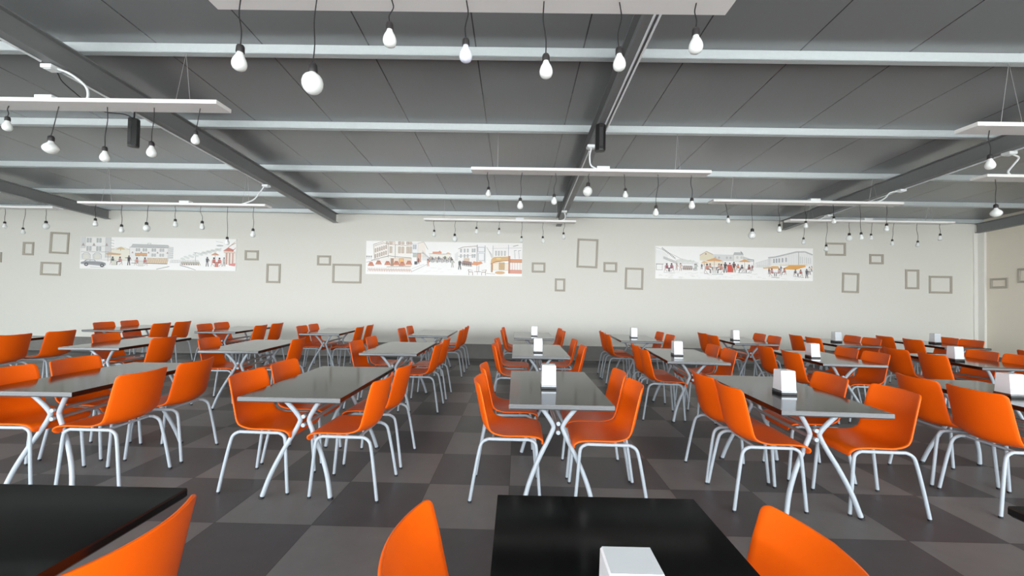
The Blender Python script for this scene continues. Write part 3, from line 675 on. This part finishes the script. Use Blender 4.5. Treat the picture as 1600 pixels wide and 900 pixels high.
def art_mid(d):
    c = (150, 128, 112)
    # corner building
    d.poly([(120, 108), (210, 76), (485, 78), (485, 325), (290, 325), (120, 260)], (250, 246, 240))
    d.line([(120, 108), (215, 74)], c, 4); d.line([(130, 122), (215, 92), (325, 108), (485, 118)], c, 3); d.line([(328, 108), (328, 300)], DK, 3); d.line([(262, 90), (262, 240)], c, 3)
    d.line([(120, 108), (135, 260)], c, 3); d.line([(100, 270), (270, 222), (330, 230), (485, 240)], DK, 4)
    d.rect(265, 76, 325, 108, (240, 226, 214))
    for r_ in range(2):
        for k in range(6): x = 135+k*20; y = 150-k*7+r_*58; d.win(x, y, 11, 38-k*.5, c, (226, 214, 200))
    for r_ in range(2):
        for x in (275, 358, 390, 436, 464): d.win(x, 132-3+(0 if r_ == 0 else -56), 22, 62 if r_ == 0 else 30, c, (222, 206, 186))
    for x in (240, 362, 440): d.win(x, 78, 16, 26, c, (230, 220, 210))
    # ground floor cafe
    d.rect(285, 245, 485, 325, (244, 226, 206)); d.rect(290, 250, 314, 322, (170, 130, 105)); d.rect(368, 248, 410, 290, (240, 190, 110)); d.frame(368, 248, 410, 322, BR, 3)
    for x, y in ((100, 288), (172, 272), (258, 276), (342, 274), (398, 280), (462, 268)):
        d.poly([(x-32, y+40), (x-14, y), (x+14, y), (x+32, y+40)], (222, 150, 120)); [d.line([(x-26+i*13, y+40), (x-10+i*5, y)], (165, 80, 62), 3) for i in range(5)]
    for k in range(26):
        x = 72+k*16; d.line([(x, 345), (x+3, 362), (x+12, 362), (x+14, 385)], (190, 140, 105), 3); d.line([(x+2, 362), (x-3, 385)], (190, 140, 105), 3)
    d.line([(250, 335), (480, 330)], c, 4); d.line([(55, 290), (180, 262)], c, 3)
    for x in (60, 80, 100): d.line([(x, 222), (x, 260)], GR, 3); d.ell(x, 232, 7, 9, GR)
    # second building
    d.rect(490, 90, 545, 190, (246, 247, 247)); d.poly([(548, 90), (600, 74), (612, 110), (625, 230), (548, 230)], (248, 240, 230)); d.line([(545, 88), (600, 75), (640, 150)], c, 3)
    for x in (500, 518): d.win(x, 105, 10, 44, GR, (206, 216, 220))
    d.line([(490, 190), (600, 190)], DK, 3); d.rect(500, 195, 532, 230, (190, 200, 190)); d.rect(538, 195, 575, 280, (214, 170, 150)); d.frame(538, 195, 575, 280, BR, 3)
    d.rect(515, 275, 540, 305, (70, 70, 75)); d.person(552, 300, 60, (150, 70, 60)); d.line([(490, 380), (640, 300)], GR, 3); d.line([(490, 350), (610, 300)], LG, 3)
    for k in range(14): x = 590+k*6; d.line([(x, 160+k*7), (x, 260+k)], LG, 2); d.line([(x-6, 180+k*6), (x+12, 186+k*5)], GR, 2)
    # distance
    d.rect(685, 172, 770, 192, (222, 150, 120)); d.poly([(740, 172), (755, 160), (775, 185)], (220, 140, 110)); d.rect(660, 192, 860, 235, (247, 244, 236)); d.line([(650, 192), (780, 200), (860, 190)], c, 2)
    d.ell(805, 232, 22, 14, (200, 214, 170)); d.poly([(815, 190), (828, 176), (848, 182), (850, 200)], (228, 190, 150))
    for k in range(16): d.person(640+k*15, 285-5*(k % 3), 42+6*(k % 4), [(120, 120, 125), (160, 150, 145), (190, 170, 150), (90, 92, 98)][k % 4], (120, 118, 120))
    d.person(644, 322, 72, (206, 150, 128), (206, 150, 128)); d.person(876, 330, 84, (190, 196, 186), (190, 186, 180)); d.person(946, 350, 100, (70, 72, 74), (72, 74, 78))
    # right buildings
    for k in range(12): x = 900+k*6; d.line([(x, 190-k*5), (x+3, 260)], LG, 2)
    d.poly([(930, 140), (975, 120), (1110, 108), (1110, 260), (930, 260)], (250, 249, 247)); d.line([(930, 140), (975, 120), (1110, 108)], c, 4); d.line([(1110, 95), (1110, 280)], DK, 4); d.line([(930, 215), (1100, 200)], GR, 3)
    for k, x in enumerate((950, 985, 1015, 1060, 1080)): d.win(x, 140-k, 12, 34, GR, (214, 220, 222)); d.win(x, 196-k, 12, 32, GR, (214, 220, 222))
    d.poly([(1112, 108), (1190, 100), (1200, 280), (1112, 280)], (246, 247, 248)); d.frame(1118, 120, 1180, 165, GR, 3); d.frame(1122, 180, 1178, 255, GR, 3); d.line([(1185, 100), (1185, 275)], DK, 3)
    for k in range(9): d.line([(1195+k*7, 120+k*8), (1212+k*5, 128+k*14)], GR, 2)
    d.rect(985, 235, 1035, 300, (226, 200, 175)); 
    for k in range(10): d.person(975+k*9, 310+k, 50, [(110, 110, 116), (190, 120, 100)][k % 2])
    d.poly([(1058, 300), (1080, 262), (1110, 270), (1150, 262), (1165, 285), (1110, 305)], (224, 150, 105)); d.line([(1110, 300), (1110, 375)], BR, 3); d.line([(1128, 305), (1128, 370)], DK, 3)
    for x, s_ in ((1050, 1), (1178, -1)):
        d.line([(x-22*s_, 348), (x-14*s_, 372), (x+22*s_, 372)], c, 5); d.line([(x-14*s_, 372), (x-16*s_, 405)], c, 4); d.line([(x+20*s_, 372), (x+22*s_, 405)], c, 4); d.line([(x-22*s_, 348), (x+20*s_, 356)], c, 3)
    d.line([(1085, 368), (1150, 368)], c, 4); d.line([(1117, 368), (1117, 400)], c, 3)
    d.poly([(1255, 92), (1535, 84), (1535, 225), (1255, 225)], (250, 249, 247)); d.line([(1260, 100), (1260, 230)], GR, 3); d.line([(1408, 90), (1408, 210)], GR, 3); d.line([(1255, 130), (1535, 120)], LG, 3)
    for x in (1283, 1310, 1338, 1368): d.win(x, 155, 13, 46, GR, (220, 222, 220))
    for x in (1460, 1500): d.line([(x, 150), (x+25, 145)], DK, 3); d.line([(x+5, 150), (x+12, 230)], GR, 3)
    d.line([(1450, 106), (1500, 92)], DK, 4)
    # orange cafe front
    d.poly([(1245, 240), (1275, 215), (1420, 208), (1425, 245), (1240, 285)], (222, 178, 118)); d.line([(1240, 288), (1290, 262), (1425, 250)], BR, 5); d.ell(1315, 232, 24, 10, (236, 206, 130))
    d.rect(1410, 205, 1425, 380, (206, 130, 95)); d.rect(1425, 236, 1538, 268, (224, 150, 105)); d.rect(1245, 285, 1260, 370, (206, 150, 105)); d.rect(1262, 280, 1410, 350, (250, 238, 220)); d.rect(1320, 272, 1372, 345, (206, 170, 120))
    d.rect(1425, 270, 1538, 345, (252, 246, 240)); [d.line([(x, 270), (x, 345)], (220, 180, 165), 3) for x in (1448, 1470, 1495, 1520)]
    d.rect(1425, 345, 1538, 380, (226, 150, 130)); d.ell(1330, 375, 48, 16, (216, 170, 120)); d.line([(1200, 385), (1285, 390)], c, 3)
    for k in range(10): x = random.uniform(560, 980); y = random.uniform(330, 395); d.line([(x, y), (x+40, y-3)], (232, 232, 230), 3)
def art_right(d):
    c = (175, 176, 174)
    d.line([(52, 70), (110, 90), (250, 160), (330, 205), (420, 215)], c, 3); d.line([(55, 130), (118, 148), (118, 242)], DK, 4); d.line([(70, 140), (70, 240)], DK, 3); d.line([(95, 150), (95, 238)], c, 3)
    d.poly([(55, 92), (120, 110), (170, 150), (172, 240), (55, 240)], (244, 245, 243)); d.frame(60, 245, 118, 305, c, 4); d.line([(55, 242), (130, 244)], DK, 3)
    for k in range(11):
        x = 108+k*12; y = 85+k*10
        d.line([(x, y), (x+9, y-16), (x+14, y+8)], (120, 120, 122), 3); d.win(x+20, 165+k*5, 9, 24, c)
    for k in range(22): x = 240+k*10; d.frame(x, 185+4*abs(k-6)*.6, x+12, 240, (212, 214, 211), 2)
    for k in range(12): d.ell(260+k*14, 208+8*sin(k*2), 12, 9, (224, 230, 222))
    # sitters and walkers at left
    d.sitter(160, 322, 86, (150, 70, 85), 1); d.sitter(206, 320, 86, (150, 80, 95), -1); d.line([(130, 330), (240, 335)], LG, 4)
    d.person(255, 306, 70, (205, 175, 165), (170, 150, 145)); d.person(292, 312, 82, (216, 196, 180), (200, 180, 170))
    for k in range(10): d.sitter(320+k*9, 300, 42, [(206, 160, 155), (180, 180, 176)][k % 2], 1 if k % 2 else -1)
    d.person(430, 308, 72, (206, 212, 208), (140, 140, 140)); d.person(442, 304, 70, (190, 196, 190), (160, 160, 158))
    # centre houses
    d.poly([(475, 145), (540, 103), (600, 132), (600, 200), (475, 200)], (234, 226, 196)); d.line([(475, 146), (540, 104), (600, 134)], (170, 120, 90), 4); d.ell(533, 130, 9, 8, (170, 140, 110))
    d.poly([(600, 132), (800, 135), (800, 200), (600, 200)], (222, 224, 222)); 
    for x in (625, 660, 735, 770): d.poly([(x-14, 172), (x, 148), (x+14, 172)], (206, 208, 208)); d.win(x-6, 160, 12, 18, c)
    d.rect(800, 135, 890, 205, (240, 240, 236)); d.poly([(795, 137), (805, 108), (885, 108), (895, 137)], (186, 188, 188)); d.line([(868, 98), (880, 122)], DK, 5); d.win(828, 152, 14, 20, c); d.win(868, 152, 14, 20, c)
    d.poly([(890, 150), (960, 175), (992, 182), (992, 205), (890, 205)], (206, 208, 206)); d.line([(930, 182), (992, 182), (992, 260)], DK, 3)
    # orange umbrellas and tables
    d.rect(505, 205, 700, 245, (248, 236, 216)); d.umbrella(615, 170, 165, 30, (224, 160, 90), 110); d.umbrella(520, 205, 70, 18, (230, 190, 130), 40); d.umbrella(905, 180, 120, 26, (222, 160, 95), 90)
    for k in range(8): d.line([(590+k*8, 280), (588+k*9, 330)], (175, 170, 168), 3)
    d.rect(590, 262, 650, 284, (214, 196, 186)); d.sitter(545, 330, 96, (200, 130, 115), 1); d.sitter(575, 300, 70, (206, 150, 120), 1); d.sitter(682, 330, 96, (196, 135, 120), -1); d.sitter(660, 300, 70, (206, 160, 140), -1)
    d.line([(520, 335), (560, 335)], GR, 4); d.line([(590, 342), (700, 338)], GR, 4); d.person(495, 290, 55, (90, 85, 85))
    d.person(720, 322, 108, (50, 45, 48), (50, 46, 50)); d.poly([(742, 238), (782, 238), (800, 318), (738, 318)], (214, 60, 48)); d.ell(764, 226, 8, 9, (70, 45, 40)); d.line([(742, 246), (722, 262)], (190, 130, 110), 5)
    d.person(803, 318, 108, (80, 52, 48), (150, 135, 100)); d.sitter(842, 300, 66, (206, 110, 70), 1)
    d.sitter(880, 318, 78, (60, 55, 62), -1); d.sitter(948, 318, 82, (150, 70, 58), -1); d.rect(872, 278, 930, 292, (218, 206, 200)); [d.line([(880+k*9, 292), (880+k*9, 318)], (190, 186, 184), 3) for k in range(5)]; d.person(978, 300, 60, (120, 60, 60))
    d.line([(840, 322), (970, 322)], GR, 4)
    # right terrace building
    d.poly([(1130, 160), (1420, 92), (1555, 120), (1555, 240), (1130, 240)], (240, 241, 239)); d.line([(1130, 160), (1200, 150), (1400, 94), (1480, 92), (1555, 122)], (196, 198, 198), 14); d.line([(1420, 96), (1420, 230)], c, 5)
    for x in (1180, 1205, 1230, 1262, 1296): d.win(x, 172-(x-1180)*.12, 10, 40, (130, 135, 140), (190, 195, 198))
    for k in range(6): d.line([(1435+k*20, 140+k*3), (1435+k*20, 215)], LG, 4)
    for k in range(10): d.line([(1300+k*25, 120), (1300+k*25, 225)], (226, 228, 226), 2)
    for k in range(16): x = 1010+k*9; d.frame(x, 215-k*3, x+10, 260, LG, 2)
    for k in range(8): d.ell(1040+k*13, 245, 10, 8, (225, 228, 220))
    d.poly([(1080, 262), (1140, 252), (1150, 272), (1085, 275)], (226, 190, 140)); d.poly([(1130, 262), (1170, 246), (1225, 246), (1240, 272), (1135, 275)], (224, 168, 95))
    d.poly([(1265, 272), (1330, 236), (1480, 232), (1490, 248), (1395, 280), (1290, 278)], (226, 158, 70)); d.line([(1240, 235), (1500, 228)], (232, 206, 150), 6)
    d.sitter(1165, 352, 80, (190, 130, 125), 1); d.sitter(1235, 352, 80, (196, 150, 145), -1); d.rect(1180, 308, 1225, 320, (206, 190, 190)); d.person(1252, 300, 56, (80, 90, 110)); d.sitter(1285, 335, 66, (180, 110, 100), -1); d.person(1138, 330, 60, (110, 80, 75))
    d.sitter(1390, 345, 66, (90, 80, 85), 1); d.sitter(1440, 350, 72, (170, 90, 80), -1); d.rect(1395, 312, 1432, 322, (206, 196, 196)); d.person(1498, 366, 96, (70, 68, 78), (60, 60, 66)); d.person(1524, 330, 84, (226, 226, 220), (120, 120, 125)); d.person(1545, 300, 60, (226, 206, 180))
    d.line([(1160, 362), (1240, 366)], GR, 4); d.line([(1370, 350), (1470, 358)], GR, 4)
    for k in range(70): x = random.uniform(60, 1540); y = random.uniform(325, 385); d.line([(x, y), (x+random.uniform(15, 45), y+random.uniform(-3, 3))], (222, 222, 214), 2.5)
poster(-8.251, 2.262, 3.613, .735, (52, 90, 1525, 420), art_left, 'long white poster of a street sketch with grey old car')
poster(-1.657, 2.262, 3.58, .76, (50, 72, 1540, 410), art_mid, 'long white poster of a street sketch with orange corner cafes')
poster(4.946, 2.262, 3.559, .74, (52, 55, 1558, 395), art_right, 'long white poster of a street sketch with woman in red dress')

# ------------------------------------------------------------------ empty picture frames
def pframe(cx, cz, w_, h, tilt, label, wall='back', group='empty taupe picture frames', bw=.044):
    a, c = w_/2, h/2; ya, yb = 0, .022
    q = MB()
    ro = lambda i, y: [(-a+i, y, -c+i), (a-i, y, -c+i), (a-i, y, c-i), (-a+i, y, c-i)]
    rings = [ro(0, yb), ro(0, ya+.004), ro(.004, ya), ro(bw-.008, ya+.003), ro(bw, ya+.010), ro(bw, yb)]
    q.rings(rings+[rings[0]], 0, False, caps=False)
    o = q.build('picture_frame', m_taupe)
    if wall == 'back': o.location = (cx, WY-.022, cz); o.rotation_euler = (0, RAD(tilt), 0)
    else: o.rotation_euler = (0, 0, RAD(-90)); o.location = (RX-.022, cx, cz)
    return tag(o, label, 'picture frame', group)
pframe(-12.03, 2.123, .25, .24, 0, 'empty taupe frame cut by left edge of the photo')
pframe(-11.288, 2.334, .253, .308, 1, 'small upright empty taupe frame, far left beside a larger frame')
pframe(-10.568, 2.476, .44, .50, 2, 'large upright empty taupe frame left of the old car poster')
pframe(-10.749, 1.876, .47, .31, 1, 'wide empty taupe frame, lowest one left of the old car poster')
pframe(-6.092, 2.265, .318, .231, 0, 'small wide empty taupe frame just right of the old car poster')
pframe(-5.577, 1.857, .324, .444, 0, 'upright empty taupe frame between left and middle posters')
pframe(-4.418, 2.175, .316, .23, 0, 'small wide empty taupe frame above left of the big wide frame')
pframe(-3.882, 1.882, .668, .445, 0, 'big wide empty taupe frame just left of the middle poster')
pframe(.509, 2.096, .311, .229, 0, 'small wide empty taupe frame just right of the middle poster')
pframe(1.005, 1.706, .238, .296, 0, 'smallest upright empty taupe frame, lowest between middle and right posters')
pframe(1.619, 2.438, .475, .665, 1.6, 'tallest empty taupe frame, tilted, between middle and right posters')
pframe(2.145, 2.131, .309, .229, 0, 'small wide empty taupe frame right of the tallest frame')
pframe(2.69, 1.878, .415, .50, 1, 'upright empty taupe frame just left of the red dress poster')
pframe(7.248, 2.626, .456, .299, 0, 'wide empty taupe frame, highest one right of the red dress poster')
pframe(8.168, 2.415, .317, .228, 0, 'small wide empty taupe frame in upper middle of right wall end')
pframe(7.584, 1.867, .38, .455, 1.5, 'tilted upright empty taupe frame right of the red dress poster')
pframe(8.97, 1.971, .308, .445, 0, 'narrow upright empty taupe frame left of the last wide frame')
pframe(9.606, 1.859, .516, .397, 0, 'wide empty taupe frame nearest the right corner on back wall')
pframe(9.15, 1.895, .33, .225, 0, 'small wide empty taupe frame on the right side wall', 'right')
pframe(8.68, 2.04, .25, .30, 0, 'upright empty taupe frame on right side wall, cut by photo edge', 'right')
